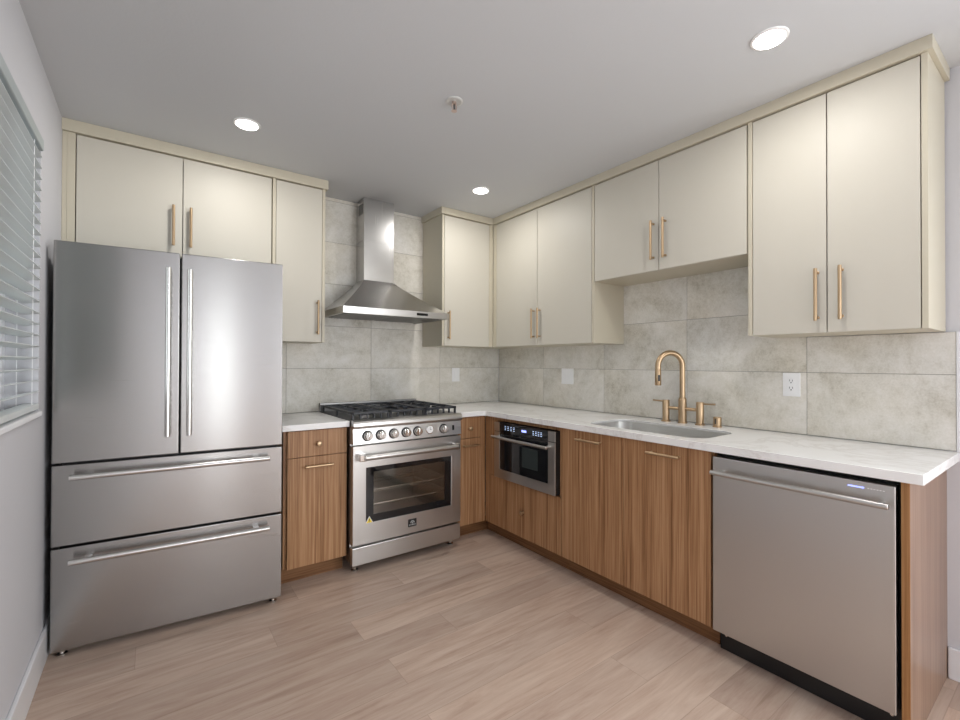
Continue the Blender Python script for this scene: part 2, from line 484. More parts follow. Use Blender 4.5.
upper('two-door cream upper cabinet above the steel refrigerator', 'B', -2.9745, -2.0145, 1.845, GL,
      [(-2.921, -2.479, -2.520, 1.90), (-2.475, -2.021, -2.440, 1.90)], fillers=((-2.956, -2.925),), right_panel=False, top=2.402)
upper('narrow single-door cream upper cabinet between the refrigerator and the range hood', 'B', -2.0135, -1.693, B, GL,
      [(-1.993, -1.7135, -1.742, 1.445)], top=2.402)
upper('single-door cream upper cabinet just right of the range hood, by the corner', 'B', -.813, -.3195, B, G,
      [(-.792, -.362, -.759, 1.445)], right_panel=False, inner=(-.813, -.322), fillers=((-.359, -.3215),))
upper('two-door cream upper cabinet on the sink wall next to the corner, above the microwave', 'R', .0125, 1.3798, B, G,
      [(.366, .848, .818, 1.445), (.852, 1.358, .882, 1.445)], left_panel=False, fillers=((.3205, .363),))
upper('short two-door cream upper cabinet above the sink faucet', 'R', 1.3808, 2.302, 1.7878, G,
      [(1.3835, 1.833, 1.803, 1.846), (1.837, 2.296, 1.877, 1.846)], left_panel=False, right_panel=False)
upper('tall two-door cream upper cabinet at the right end of the run, above the dishwasher', 'R', 2.3036, 2.9191, B, G,
      [(2.3245, 2.6105, 2.5805, 1.445), (2.6145, 2.8980, 2.664, 1.445)])

# crown boards
bm = new_bm(); box(bm, -2.9748, -1.678, -GL-.015, -.012, 2.4028, H-.0003, .0008)
tag(link('cabinet_crown', bm, CREAM), 'flat cream crown board on top of the cabinets over the refrigerator', 'crown board')
bm = new_bm()
poly = [(-.828, -.012), (-.828, -G-.015), (-G-.015, -G-.015), (-G-.015, -2.934), (-.012, -2.934), (-.012, -.012)]
prism(bm, poly, 2.4108, H-.0003)
tag(link('cabinet_crown', bm, CREAM), 'L-shaped cream crown board running from the hood corner over the sink wall cabinets', 'crown board')

# base cabinets
def base(label, o, a0, a1, fronts, ends=(.018, .018), cat='cabinet', toe=True, body_top=CT0-.0006, toe_a=None, fillers=()):
    t = thing('base_cabinet', label, cat, tuple(P(o, (a0+a1)/2, F/2, 0)), 'walnut base cabinets')
    bm = new_bm(); th = .018; fd = F-.0205
    obox(bm, o, a0, a0+th, .013, fd, TZ, body_top); obox(bm, o, a1-th, a1, .013, fd, TZ, body_top)
    obox(bm, o, a0+th, a1-th, .013, fd, TZ, TZ+th); obox(bm, o, a0+th, a1-th, .013, .019, TZ+th, body_top)
    for q0, q1, z0, z1 in fillers: obox(bm, o, q0, q1, fd-.006, F-.0006, z0, z1, .0006)
    part('body', bm, WOOD, t)
    for f in fronts:
        kind, q0, q1, z0, z1, hw = f
        bm = new_bm(); obox(bm, o, q0, q1, F-.019, F, z0, z1, .0012)
        d = part(kind, bm, WOOD, t)
        if hw:
            if hw[0] == 'knob': knob(o, d, hw[1], hw[2], F)
            else: pull(o, d, hw[1], hw[3], hw[2], hw[3], F)
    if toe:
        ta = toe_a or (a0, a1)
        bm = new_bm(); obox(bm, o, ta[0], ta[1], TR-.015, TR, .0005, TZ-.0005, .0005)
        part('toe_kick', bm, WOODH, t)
    return t
base('walnut base cabinet with drawer and door between refrigerator and range', 'B', -2.012, -1.6535,
     [('drawer', -1.994, -1.656, .7225, .872, ('knob', -1.825, .793)), ('door', -1.994, -1.656, .1005, .7195, ('bar', -1.905, -1.745, .668))])
base('narrow walnut base cabinet with drawer and door right of the range', 'B', -.8735, -.6125,
     [('drawer', -.871, -.6605, .7225, .872, ('knob', -.755, .793)), ('door', -.871, -.6605, .1005, .7195, ('bar', -.822, -.69, .670))],
     fillers=((-.6575, -.6135, .1005, .872),), toe_a=(-.8735, -TR-.001))
base('walnut base cabinet with a low knobbed drawer that holds the microwave', 'R', .6125, 1.3725,
     [('drawer', .668, 1.370, .1005, .4530, ('knob', 1.035, .272))],
     fillers=((.6135, .665, .1005, .872), (.6655, .7655, .456, .872), (.7665, 1.3705, .8535, .872), (1.3635, 1.3705, .456, .853)), toe_a=(TR-.0, 1.3725))
base('wide two-door walnut sink base cabinet between the microwave and the dishwasher', 'R', 1.3735, 2.2765,
     [('door', 1.376, 1.8165, .1005, .872, ('bar', 1.507, 1.684, .825)), ('door', 1.8205, 2.274, .1005, .872, ('bar', 1.966, 2.140, .825))])
# end panel
t = thing('end_panel', 'walnut end panel closing the run right of the dishwasher', 'panel', (-.3, -2.908, 0))
bm = new_bm(); box(bm, -F+.004, -.001, -2.919, -2.8975, .0005, CT0-.0006, .0006); part('panel', bm, wood('walnut_end_panel_shaded', (60, 60, 1.1), dark=(.17, .10, .066), mid=(.235, .145, .10), light=(.29, .19, .135), rough=.3), t)  # shade put into the walnut colour to offset the rear fill on this face
bm = new_bm(); box(bm, -F, -F+.004, -2.919, -2.8975, .0005, CT0-.0006, .0006); part('edge_band', bm, WOODE, t)

# ------------------------------------------------------------------ countertops
bm = new_bm(); box(bm, -2.03, -1.6505, -D, -.0115, CT0, CT1, .002)
tag(link('countertop', bm, QUARTZ), 'short white quartz countertop between refrigerator and range', 'countertop')

def arc(cx, cy, r, a0, a1, n=8):
    return [(cx+r*cos(rad(a0+(a1-a0)*i/n)), cy+r*sin(rad(a0+(a1-a0)*i/n))) for i in range(n+1)]
SX0, SX1, SY0, SY1, SR = -.565, -.205, -2.205, -1.515, .085
hole = arc(SX1-SR, SY1-SR, SR, 0, 90) + arc(SX0+SR, SY1-SR, SR, 90, 180) + arc(SX0+SR, SY0+SR, SR, 180, 270) + arc(SX1-SR, SY0+SR, SR, 270, 360)
outer = [(-.8735, -.0115), (-.8735, -D)] + [(-D-.03+.03*sin(rad(a)), -D-.03+.03*cos(rad(a))) for a in range(0, 91, 15)] + [(-D, -E_), (0-.0015, -E_), (-.0015, -2.9575), (-.0115-.0025, -2.9575), (-.0115, -.0115)]
outer = [(-.8735, -.0115), (-.8735, -D)] + [(-D-.03+.03*sin(rad(a)), -D-.03+.03*cos(rad(a))) for a in range(0, 91, 15)] + [(-D, -E_), (-.0135, -E_), (-.0135, -.0115)]
bm = new_bm()
def loop(pts, z): return [bm.verts.new((x, y, z)) for x, y in pts]
for z in (CT0, CT1):
    o1 = loop(outer, z); h1 = loop(hole, z)
    ed = []
    for L in (o1, h1):
        for i in range(len(L)): ed.append(bm.edges.new((L[i], L[(i+1) % len(L)])))
    bmesh.ops.triangle_fill(bm, use_beauty=True, edges=ed)
    if z == CT0: ob, hb = o1, h1
    else:
        for A, Bq in ((ob, o1), (hb, h1)):
            for i in range(len(A)): bm.faces.new((A[i], A[(i+1) % len(A)], Bq[(i+1) % len(A)], Bq[i]))
ct = link('countertop', bm, QUARTZ)
tag(ct, 'long L-shaped white quartz countertop with the sink cut-out', 'countertop')
md = ct.modifiers.new('bev', 'BEVEL'); md.width = .0015; md.segments = 1; md.limit_method = 'ANGLE'; md.angle_limit = rad(60)

# ------------------------------------------------------------------ sink
sk = thing('kitchen_sink', 'undermount stainless steel sink set in the quartz counter', 'sink', (-.385, -1.86, CT0-.2))
bm = new_bm()
def scaled(pts, dx):
    cx, cy = (SX0+SX1)/2, (SY0+SY1)/2; wx, wy = (SX1-SX0)/2, (SY1-SY0)/2
    return [(cx+(x-cx)*(wx+dx)/wx, cy+(y-cy)*(wy+dx)/wy) for x, y in pts]
prev = None
for dx, z in ((-.0008, CT1-.010), (-.003, CT1-.012), (-.006, CT0-.16), (-.012, CT0-.185), (-.035, CT0-.196)):
    L = [bm.verts.new((x, y, z)) for x, y in scaled(hole, dx)]
    if prev: bridge(bm, prev, L)
    prev = L
f = bm.faces.new(prev)
bmesh.ops.recalc_face_normals(bm, faces=bm.faces)
basin = part('basin', bm, mat('sink_steel', (.74, .73, .71), .34, 1.0)[0], sk)
sol = basin.modifiers.new('s', 'SOLIDIFY'); sol.thickness = .0012; sol.offset = -1
bm = new_bm(); lathe(bm, (-.385, -1.86, CT0-.1955), (0, 0, 1), [(0, .056), (.002, .056), (.003, .048), (.0012, .040), (.001, .0)], 32)
part('drain', bm, CHROME, sk)

# ------------------------------------------------------------------ faucet
fx, fy = -.088, -1.843
fa = thing('bridge_faucet', 'champagne bronze bridge faucet with gooseneck spout behind the sink', 'faucet', (fx, fy, CT1))
bm = new_bm()
lathe(bm, (fx, fy, CT1+.0003), (0, 0, 1), [(0, .027), (.006, .027), (.009, .0225), (.100, .0225), (.140, .0225), (.143, .020), (.150, .0185)], 28)
part('center_post', bm, PULLM, fa)
sd = Vector((-.80, .42, 0)).normalized()     # direction the spout swings to
bm = new_bm(); pts = [(fx, fy, CT1+.145), (fx, fy, CT1+.20), (fx, fy, CT1+.27), (fx, fy, CT1+.325)]
Rr = .077
for i in range(1, 15):
    a = pi*i/15
    c = Vector((fx, fy, CT1+.335)) + sd*Rr*(1-cos(a)) + Vector((0, 0, Rr*sin(a))); pts.append(tuple(c))
end = Vector((fx, fy, CT1+.335)) + sd*(2*Rr)
pts += [tuple(end), tuple(end-Vector((0, 0, .02)))]
tube(bm, pts, .0158, 20); part('spout', bm, PULLM, fa)
bm = new_bm(); lathe(bm, end-Vector((0, 0, .018)), (0, 0, -1), [(0, .0155), (.003, .0168), (.055, .0172), (.092, .0178), (.095, .016)], 24)
sh_ = part('spray_head', bm, PULLM, fa)
bm = new_bm(); c = end-Vector((0, 0, .070)); n_ = Vector((-.62, -.78, 0)).normalized()
box(bm, -.006, .006, -.002, .002, -.018, .018, .001)
bmesh.ops.rotate(bm, verts=bm.verts, cent=(0, 0, 0), matrix=Matrix.Rotation(math.atan2(n_.y, n_.x)+pi/2, 3, 'Z'))
bmesh.ops.translate(bm, verts=bm.verts, vec=c+n_*.0170); part('spray_button', bm, BLACK, sh_)
for s, yl in ((1, -1.738), (-1, -1.948)):
    bm = new_bm()
    lathe(bm, (fx, yl, CT1+.0003), (0, 0, 1), [(0, .027), (.005, .027), (.008, .0205), (.127, .0205), (.130, .019)], 28)
    hp = part('handle_post', bm, PULLM, fa)
    bm = new_bm()
    tube(bm, [(fx, yl+s*.012, CT1+.121), (fx, yl+s*.03, CT1+.121), (fx, yl+s*.085, CT1+.123)], .0052, 12)
    part('lever', bm, PULLM, hp)
bm = new_bm(); cyl(bm, (fx, -1.757, CT1+.084), (fx, -1.822, CT1+.084), .0095, 16); part('bridge_tube', bm, PULLM, fa); bm = new_bm(); cyl(bm, (fx, -1.864, CT1+.084), (fx, -1.929, CT1+.084), .0095, 16)
part('bridge_tube', bm, PULLM, fa)
t = thing('sink_air_gap', 'small champagne bronze cap on the counter right of the faucet', 'cap', (fx, -2.045, CT1))
bm = new_bm(); lathe(bm, (fx, -2.045, CT1+.0003), (0, 0, 1), [(0, .024), (.004, .024), (.006, .0205), (.052, .0205), (.055, .0185)], 28)
part('cap', bm, PULLM, t)
bm = new_bm(); box(bm, fx-.022, fx-.0195, -2.047, -2.041, CT1+.018, CT1+.046, .0005); part('slot', bm, BLACK, t)

# ------------------------------------------------------------------ outlets and switches
def plate(name, label, cat, o, a0, a1, z0, z1, kind):
    d0 = .0108
    t = thing(name, label, cat, tuple(P(o, (a0+a1)/2, d0, (z0+z1)/2)), 'wall plates')
    bm = new_bm(); obox(bm, o, a0, a1, d0, d0+.0055, z0, z1, .0022); pl = part('cover_plate', bm, WHITEP, t)
    am = (a0+a1)/2; zm = (z0+z1)/2
    ctr = [am] if kind != 'double' else [am-.023, am+.023]
    for q in ctr:
        bm = new_bm(); obox(bm, o, q-.0165, q+.0165, d0+.0056, d0+.0085, zm-.033, zm+.033, .0012)
        if kind == 'outlet':
            s = part('receptacle', bm, WHITEP, t)
            for zz in (zm+.018, zm-.018):
                bm = new_bm()
                for aa in (q-.0065, q+.0065): obox(bm, o, aa-.0011, aa+.0011, d0+.0086, d0+.009, zz-.002, zz+.007)
                obox(bm, o, q-.0025, q+.0025, d0+.0086, d0+.009, zz-.011, zz-.006)
                part('socket_slots', bm, BLACK, s)
        else: part('rocker', bm, WHITEP, t)
    for q in ctr:
        for zz in (z0+.010, z1-.010):
            bm = new_bm(); lathe(bm, P(o, q, d0+.0052, zz), P(o, 0, 1, 0), [(0, .0032), (.0009, .003)], 12); part('screw', bm, WHITEP, pl)
plate('wall_switch', 'single white wall switch on the tile right of the range', 'switch', 'B', -.526, -.449, 1.103, 1.221, 'single')
plate('wall_switch', 'double white wall switch on the tile between corner and sink', 'switch', 'R', .806, .928, 1.103, 1.223, 'double')
plate('wall_outlet', 'white duplex outlet on the tile right of the faucet', 'outlet', 'R', 2.337, 2.414, 1.100, 1.219, 'outlet')

# ------------------------------------------------------------------ refrigerator (stands slightly turned)
fr = thing('refrigerator', 'stainless steel french-door refrigerator with two bottom drawers beside the left wall', 'refrigerator', (-2.9507, -.679, 0), rz=math.atan2(-.0645, .8988))
FW = .9011
bm = new_bm(); box(bm, .018, FW-.018, .055, .60, .035, 1.755, .004); part('body', bm, mat('fridge_side_grey', (.06, .06, .065), .4)[0], fr, True)
FSTEEL = steel('brushed_steel_fridge', (.42, .41, .40), .24, (3, 3, 420), .75, .012)
FHAND = mat('fridge_handle_steel', (.74, .73, .71), .27, 1.0)[0]
def slab_front(name, s0, s1, z0, z1):
    bm = new_bm(); box(bm, s0, s1, 0, .050, z0, z1, .004, 3)
    return part(name, bm, FSTEEL, fr, True)
def rod(bm, p0, p1, r):
    p0, p1 = Vector(p0), Vector(p1); cyl(bm, p0, p1, r, 24, .0015)
dl = slab_front('door', .0, .4465, .829, 1.7807); dr = slab_front('door', .4535, FW, .829, 1.7807)
for d_, s in ((dl, .405), (dr, .489)):
    bm = new_bm(); rod(bm, (s, -.048, .918), (s, -.048, 1.700), .0115)
    for z in (.965, 1.655): cyl(bm, (s, -.048, z), (s, 0.0005, z), .0085, 16)
    part('handle', bm, FHAND, d_, True)
for z0, z1, hz in ((.475, .819, .773), (.030, .465, .416)):
    d_ = slab_front('drawer', 0, FW, z0, z1)
    bm = new_bm(); rod(bm, (.066, -.048, hz), (.838, -.048, hz), .0125)
    for s in (.125, .778): box(bm, s-.013, s+.013, -.046, .0005, hz-.009, hz+.009, .002)
    part('handle', bm, FHAND, d_, True)
for s in (.035, FW-.035):
    bm = new_bm(); s2 = .06 if s < .1 else FW-.06; box(bm, s2-.03, s2+.03, .06, .12, 1.7555, 1.776, .004); part('hinge_cover', bm, BLACK, fr, True)
    bm = new_bm(); lathe(bm, (s, .03, .0005), (0, 0, 1), [(0, .018), (.008, .018), (.010, .009), (.029, .009)], 20); part('foot', bm, CHROME, fr, True)
    bm = new_bm(); lathe(bm, (s, .50, .0005), (0, 0, 1), [(0, .018), (.008, .018), (.010, .009), (.035, .009)], 20); part('foot', bm, CHROME, fr, True)
bm = new_bm(); box(bm, .05, FW-.05, .057, .075, .012, .034); part('base_grille', bm, BLACK, fr, True)
bm = new_bm(); box(bm, .4475, .4525, .012, .054, .829, 1.76); part('door_gasket', bm, RUBBER, fr, True)

# ------------------------------------------------------------------ range
RX0, RX1 = -1.6465, -.8795; RY = -.685
rg = thing('gas_range', 'stainless steel gas range with six front knobs under the hood', 'range', ((RX0+RX1)/2, -.36, 0))
bm = new_bm()
box(bm, RX0, RX1, RY+.046, -.02, .060, .17)                       # lower body
box(bm, RX0, RX0+.03, RY+.046, -.02, .17, .77); box(bm, RX1-.03, RX1, RY+.046, -.02, .17, .77)
box(bm, RX0+.03, RX1-.03, -.075, -.02, .17, .77)
box(bm, RX0, RX1, RY+.046, -.02, .77, .905)
part('body', bm, STEELD, rg)
bm = new_bm()                                                     # oven cavity liner
box(bm, RX0+.031, RX0+.06, RY+.05, -.076, .171, .769); box(bm, RX1-.06, RX1-.031, RY+.05, -.076, .171, .769)
box(bm, RX0+.06, RX1-.06, -.10, -.076, .171, .769); box(bm, RX0+.06, RX1-.06, RY+.05, -.10, .171, .20); box(bm, RX0+.06, RX1-.06, RY+.05, -.10, .74, .769)
part('oven_cavity', bm, mat('oven_enamel', (.50, .47, .43), .35, .4)[0], rg)
for zz in (.385, .475):
    bm = new_bm()
    for i in range(31):
        x = RX0+.075+(RX1-RX0-.15)*i/30
        cyl(bm, (x, RY+.065, zz), (x, -.12, zz), .0022, 6)
    for y in (RY+.065, -.36, -.12): cyl(bm, (RX0+.066, y, zz-.004), (RX1-.066, y, zz-.004), .004, 8)
    part('oven_rack', bm, CHROME, rg)
# door with window frame
W0, W1_, WZa, WZb = -1.562, -.958, .295, .630
bm = new_bm()
box(bm, RX0+.001, W0, RY, RY+.042, .172, .764, .003); box(bm, W1_, RX1-.001, RY, RY+.042, .172, .764, .003)
box(bm, W0-.004, W1_+.004, RY+.0002, RY+.042, .1722, WZa, .001); box(bm, W0-.004, W1_+.004, RY+.0002, RY+.042, WZb, .7638, .001)
dd = part('oven_door', bm, STEELH, rg)
bm = new_bm()
box(bm, W0, W0+.048, RY+.003, RY+.007, WZa, WZb); box(bm, W1_-.048, W1_, RY+.003, RY+.007, WZa, WZb)
box(bm, W0+.048, W1_-.048, RY+.003, RY+.007, WZa, WZa+.045); box(bm, W0+.048, W1_-.048, RY+.003, RY+.007, WZb-.03, WZb)
part('window_border', bm, BLKG, dd)
bm = new_bm(); box(bm, W0+.048, W1_-.048, RY+.004, RY+.006, WZa+.045, WZb-.03); part('oven_glass', bm, OVENG, dd)
bm = new_bm(); rod(bm, (-1.592, RY-.055, .700), (-.940, RY-.055, .700), .0165)
hd = part('handle', bm, STEELH, dd)
for x in (-1.598, -.938):
    bm = new_bm(); box(bm, x-.022, x+.022, RY-.050, RY+.0003, .678, .722, .006); part('handle_bracket', bm, CHROME, hd)
# badge with domed emblem
bm = new_bm(); box(bm, -1.282, -1.222, RY-.0022, RY-.0001, .213, .262, .0005); bd = part('badge', bm, BLACK, dd)
bm = new_bm()
T = lambda x, y, z: Vector((-1.252+x, RY-.0023-z, .243+y))
for rr, q in ((.0155, 0), ):
    outerp = [(.0155*cos(rad(a)), .0155*sin(rad(a))-.006) for a in range(0, 181, 12)]
    innerp = [(.0095*cos(rad(a)), .0095*sin(rad(a))-.006) for a in range(180, -1, -12)]
    for i in range(len(outerp)-1):
        a_, b_ = outerp[i], outerp[i+1]; c_, d_ = innerp[-2-i], innerp[-1-i]
        prism(bm, [a_, b_, c_, d_], 0, .0006, T)
prism(bm, [(-.006, -.010), (.006, -.010), (.004, .0), (-.004, .0)], 0, .0006, T)
for i in range(5): prism(bm, [(-.023+i*.0098, -.021), (-.0165+i*.0098, -.021), (-.0165+i*.0098, -.0135), (-.023+i*.0098, -.0135)], 0, .0006, T)
part('emblem', bm, GREYM, bd)
# warning sticker
T = lambda x, y, z: Vector((-1.541+x, RY+.0029-z, .283+y))
bm = new_bm(); prism(bm, [(-.030, 0), (.030, 0), (0, .052)], 0, .0006, T); stk = part('warning_sticker', bm, WHITEP, dd)
bm = new_bm(); prism(bm, [(-.020, .010), (.020, .010), (0, .044)], .0007, .0011, T); part('yellow_triangle', bm, YELLOW, stk)
bm = new_bm(); prism(bm, [(-.002, .021), (.002, .021), (.0025, .034), (-.0025, .034)], .0012, .0015, T); prism(bm, [(-.002, .015), (.002, .015), (.002, .0185), (-.002, .0185)], .0012, .0015, T); part('exclamation_mark', bm, BLACK, stk)
# kick panel, feet
bm = new_bm(); box(bm, RX0+.001, RX1-.001, RY+.004, RY+.042, .052, .158, .003); part('kick_panel', bm, STEELH, rg)
for x in (RX0+.04, RX1-.04):
    for y in (RY+.07, -.08):
        bm = new_bm(); lathe(bm, (x, y, .0005), (0, 0, 1), [(0, .021), (.006, .021), (.010, .014), (.014, .011), (.062, .011)], 20); part('foot', bm, CHROME, rg)
# control panel and bullnose
bm = new_bm()
Tc = lambda x, y, z: Vector((z, x, y))
prism(bm, [(RY-.004, .774), (RY+.046, .774), (RY+.046, .866), (RY+.004, .866)], RX0+.001, RX1-.001, Tc)
cp = part('control_panel', bm, STEELH, rg)
bm = new_bm()
prof = [(RY+.05, .868), (RY-.006, .868), (RY-.014, .872), (RY-.018, .884), (RY-.016, .900), (RY-.008, .911), (RY+.004, .9155), (RY+.05, .9155)]
prism(bm, prof, RX0, RX1, Tc); part('front_rail', bm, STEELH, rg)
def rknob(x, z):
    y = RY-.0008
    bm = new_bm(); lathe(bm, (x, y+.0008, z), (0, -1, 0), [(0, .032), (.003, .032), (.0045, .029)], 32); part('knob_bezel', bm, BLACK, cp)
    bm = new_bm(); lathe(bm, (x, y-.004, z), (0, -1, 0), [(0, .0268), (.020, .0256), (.026, .024), (.030, .020)], 32)
    box(bm, x-.0028, x+.0028, y-.0365, y-.033, z-.018, z+.018, .001)
    part('knob', bm, CHROME, cp)
for xk in (-1.557, -1.472, -1.385, -1.300, -1.218, -1.022): rknob(xk, .821)
bm = new_bm(); lathe(bm, (-1.128, RY, .825), (0, -1, 0), [(0, .030), (.006, .030), (.008, .027)], 32); ga = part('clock_gauge', bm, CHROME, cp)
bm = new_bm(); lathe(bm, (-1.128, RY-.0081, .825), (0, -1, 0), [(0, .0245), (.0006, .0245)], 32); gf = part('gauge_face', bm, WHITEP, ga)
bm = new_bm(); box(bm, -1.129, -1.127, RY-.0095, RY-.0088, .825, .842); box(bm, -1.128, -1.116, RY-.0095, RY-.0088, .824, .826); part('gauge_hands', bm, BLACK, gf)
bm = new_bm(); box(bm, -.950, -.936, RY-.004, RY+.004, .805, .838, .001); part('oven_light_switch', bm, BLACK, cp)
# cooktop, back lip, burners, grates
bm = new_bm(); box(bm, RX0, RX1, RY+.051, -.035, .906, .9155, .001); part('cooktop', bm, mat('cooktop_steel', (.10, .10, .105), .35, .8)[0], rg)
bm = new_bm(); box(bm, RX0, RX1, -.034, -.014, .906, .974, .002); part('back_guard', bm, STEELD, rg)
bcs = [(-1.50, -.50, .045), (-1.50, -.20, .036), (-1.263, -.35, .055), (-1.026, -.50, .036), (-1.026, -.20, .045)]
for x, y, r_ in bcs:
    bm = new_bm(); lathe(bm, (x, y, .9157), (0, 0, 1), [(0, r_+.012), (.004, r_+.010), (.006, r_), (.014, r_*.95)], 28); bu = part('burner', bm, STEELD, rg)
    bm = new_bm(); lathe(bm, (x, y, .9300), (0, 0, 1), [(0, r_*.86), (.006, r_*.86), (.008, r_*.7)], 28); part('burner_cap', bm, IRON, bu)
for gx0, gx1 in ((-1.636, -1.392), (-1.387, -1.139), (-1.134, -.890)):
    bm = new_bm(); y0, y1 = -.640, -.055; z0, z1 = .948, .963; w = .013
    for x in (gx0, gx1-w): box(bm, x, x+w, y0, y1, z0, z1, .002)
    for y in (y0, (y0+y1)/2-w/2, y1-w): box(bm, gx0+.001, gx1-.001, y, y+w, z0, z1, .002)
    xc = (gx0+gx1)/2
    for yc in (-.50, -.20) if abs(xc+1.263) > .1 else (-.35,):
        for a in range(0, 360, 45 if len(bcs) > 99 else 90):
            ux, uy = cos(rad(a)), sin(rad(a))
            L = .122 if abs(ux) > .5 else .135
            p0 = Vector((xc+ux*.022, yc+uy*.022, (z0+z1)/2+.001)); p1 = Vector((xc+ux*L, yc+uy*L, (z0+z1)/2+.001))
            x_0, x_1 = sorted((p0.x, p1.x)); y_0, y_1 = sorted((p0.y, p1.y))
            box(bm, max(x_0-.0055, gx0+.002), min(x_1+.0055, gx1-.002), y_0-.0055, y_1+.0055, z0+.0005, z1+.001, .0015)
    for y in (-.585, -.425, -.275, -.115):
        box(bm, gx0+.001, gx0+.055, y-.004, y+.004, z0, z1, .0015); box(bm, gx1-.055, gx1-.001, y-.004, y+.004, z0, z1, .0015)
    for x in (gx0+.001, gx1-.013):
        for y in (y0+.001, -.355, y1-.013): box(bm, x, x+.012, y, y+.012, .9157, z0+.001, .001)
    for x in (gx0+.05, gx0+.095, gx1-.105, gx1-.06): box(bm, x, x+.010, y0+.001, y0+.011, .920, z0+.001, .001)
    part('grate', bm, IRON, rg)

# ------------------------------------------------------------------ range hood
HX = -1.2615; HY = -.50
hood = thing('range_hood', 'stainless steel chimney range hood above the gas range', 'hood', (HX, -.25, 1.575))
bm = new_bm(); box(bm, HX-.117, HX+.117, -.165, -.0125, 1.862, H-.0005, .0015)
ch = part('chimney', bm, STEELV, hood)
bm = new_bm()
box(bm, HX-.1187, HX-.1169, -.150, -.06, 2.345, 2.425, .0004)
v_ = part('vent_grille', bm, STEELD, ch)
bm = new_bm()
for i in range(7): box(bm, HX-.1194, HX-.1186, -.145, -.065, 2.352+i*.010, 2.357+i*.010)
part('vent_slots', bm, BLACK, v_)
bm = new_bm(); box(bm, HX-.1185, HX+.1185, -.1665, -.0125, 2.150, 2.1515); part('chimney_seam', bm, STEELD, ch)
# canopy: four faces flaring softly down to the rim
bm = new_bm(); lv = []
HW = .384; ZT, ZR, ZB_ = 1.862, 1.622, 1.578
for i in range(0, 11):
    q = i/10; k = q**1.12
    hw = .117+(HW-.117)*k; yf = -.165+(HY+.165)*k
    z = ZT+(ZR-ZT)*q
    lv.append([bm.verts.new(Vector(c)) for c in ((HX-hw, yf, z), (HX+hw, yf, z), (HX+hw, -.0125, z), (HX-hw, -.0125, z))])
for a_, b_ in zip(lv, lv[1:]): 
    for i in range(4): bm.faces.new((a_[i], a_[(i+1) % 4], b_[(i+1) % 4], b_[i]))
bm.faces.new(lv[0]); bm.faces.new(list(reversed(lv[-1])))
part('canopy', bm, STEELV, hood)
bm = new_bm()
box(bm, HX-HW, HX+HW, HY, HY+.018, ZB_, ZR-.0003, .0012); box(bm, HX-HW, HX-HW+.018, HY+.018, -.0125, ZB_, ZR-.0003); box(bm, HX+HW-.018, HX+HW, HY+.018, -.0125, ZB_, ZR-.0003)
box(bm, HX-HW+.018, HX+HW-.018, HY+.018, -.0125, ZB_+.012, ZR-.0003)
rim = part('rim', bm, STEELH, hood)
bm = new_bm(); box(bm, HX+.135, HX+.222, HY-.0015, HY+.0005, 1.593, 1.610, .0005); part('control_display', bm, BLKG, rim)
for x0 in (HX-.335, HX+.005):
    bm = new_bm()
    box(bm, x0, x0+.33, -.455, -.06, ZB_+.004, ZB_+.0115)
    for i in range(14): box(bm, x0+.012+i*.022, x0+.022+i*.022, -.445, -.07, ZB_+.001, ZB_+.0045)
    part('baffle_filter', bm, STEELD, hood)

# ------------------------------------------------------------------ microwave drawer
MX = -F-.040
mw = thing('microwave_drawer', 'built-in stainless microwave drawer with black glass front near the corner', 'microwave', (-.4, -1.064, .46))
MY0, MY1, MZ0, MZ1 = -1.361, -.768, .4645, .849
bm = new_bm(); box(bm, -F+.0005, -.10, MY0+.006, MY1-.006, MZ0+.004, MZ1-.004); part('body', bm, RUBBER, mw)
bm = new_bm()
box(bm, MX+.004, -F+.0002, MY0+.001, MY1-.001, MZ0+.001, MZ1-.001)
part('housing_edge', bm, BLACK, mw)
bm = new_bm()
box(bm, MX, MX+.006, MY0, MY0+.060, MZ0, .783, .001); box(bm, MX, MX+.006, MY1-.060, MY1, MZ0, .783, .001)
box(bm, MX+.0001, MX+.006, MY0+.060, MY1-.060, MZ0, MZ0+.062, .0005)
md_ = part('drawer_front', bm, STEELH, mw)
bm = new_bm(); box(bm, MX+.001, MX+.0055, MY0+.0605, MY1-.0605, MZ0+.0625, .783); part('door_glass', bm, BLKG, md_)
bm = new_bm(); box(bm, MX+.0004, MX+.0009, MY0+.15, MY0+.30, MZ0+.12, MZ0+.25, .0002); part('viewing_window', bm, mat('window_mesh', (.035, .045, .045), .15)[0], md_)
bm = new_bm(); rod(bm, (MX-.040, MY0+.030, .752), (MX-.040, MY1-.020, .752), .010)
hn = part('handle', bm, STEELH, md_)
for y in (MY0+.058, MY1-.05):
    bm = new_bm(); cyl(bm, (MX-.040, y, .752), (MX+.0003, y, .752), .0085, 14); part('handle_post', bm, CHROME, hn)
bm = new_bm(); box(bm, MX, MX+.006, MY0, MY0+.060, .787, MZ1, .001); part('top_trim', bm, STEELH, mw); bm = new_bm(); box(bm, MX, MX+.006, MY1-.060, MY1, .787, MZ1, .001)
part('top_trim', bm, STEELH, mw)
bm = new_bm(); box(bm, MX-.001, MX+.0055, MY0+.0605, MY1-.0605, .787, MZ1, .0006); cpn = part('control_panel', bm, BLKG, mw)
bm = new_bm(); box(bm, MX-.0018, MX-.0011, -1.105, -1.060, .812, .826); part('display', bm, BLUE, cpn)
for i in range(4):
    for k in range(3):
        bm = new_bm(); box(bm, MX-.0016, MX-.0011, -1.165-.024*i-.012, -1.165-.024*i, .806+k*.011, .8095+k*.011); part('panel_icon', bm, ICON, cpn)
        bm = new_bm(); box(bm, MX-.0016, MX-.0011, -.885-.030*i-.014, -.885-.030*i, .806+k*.011, .809+k*.011); part('panel_icon', bm, ICON, cpn)

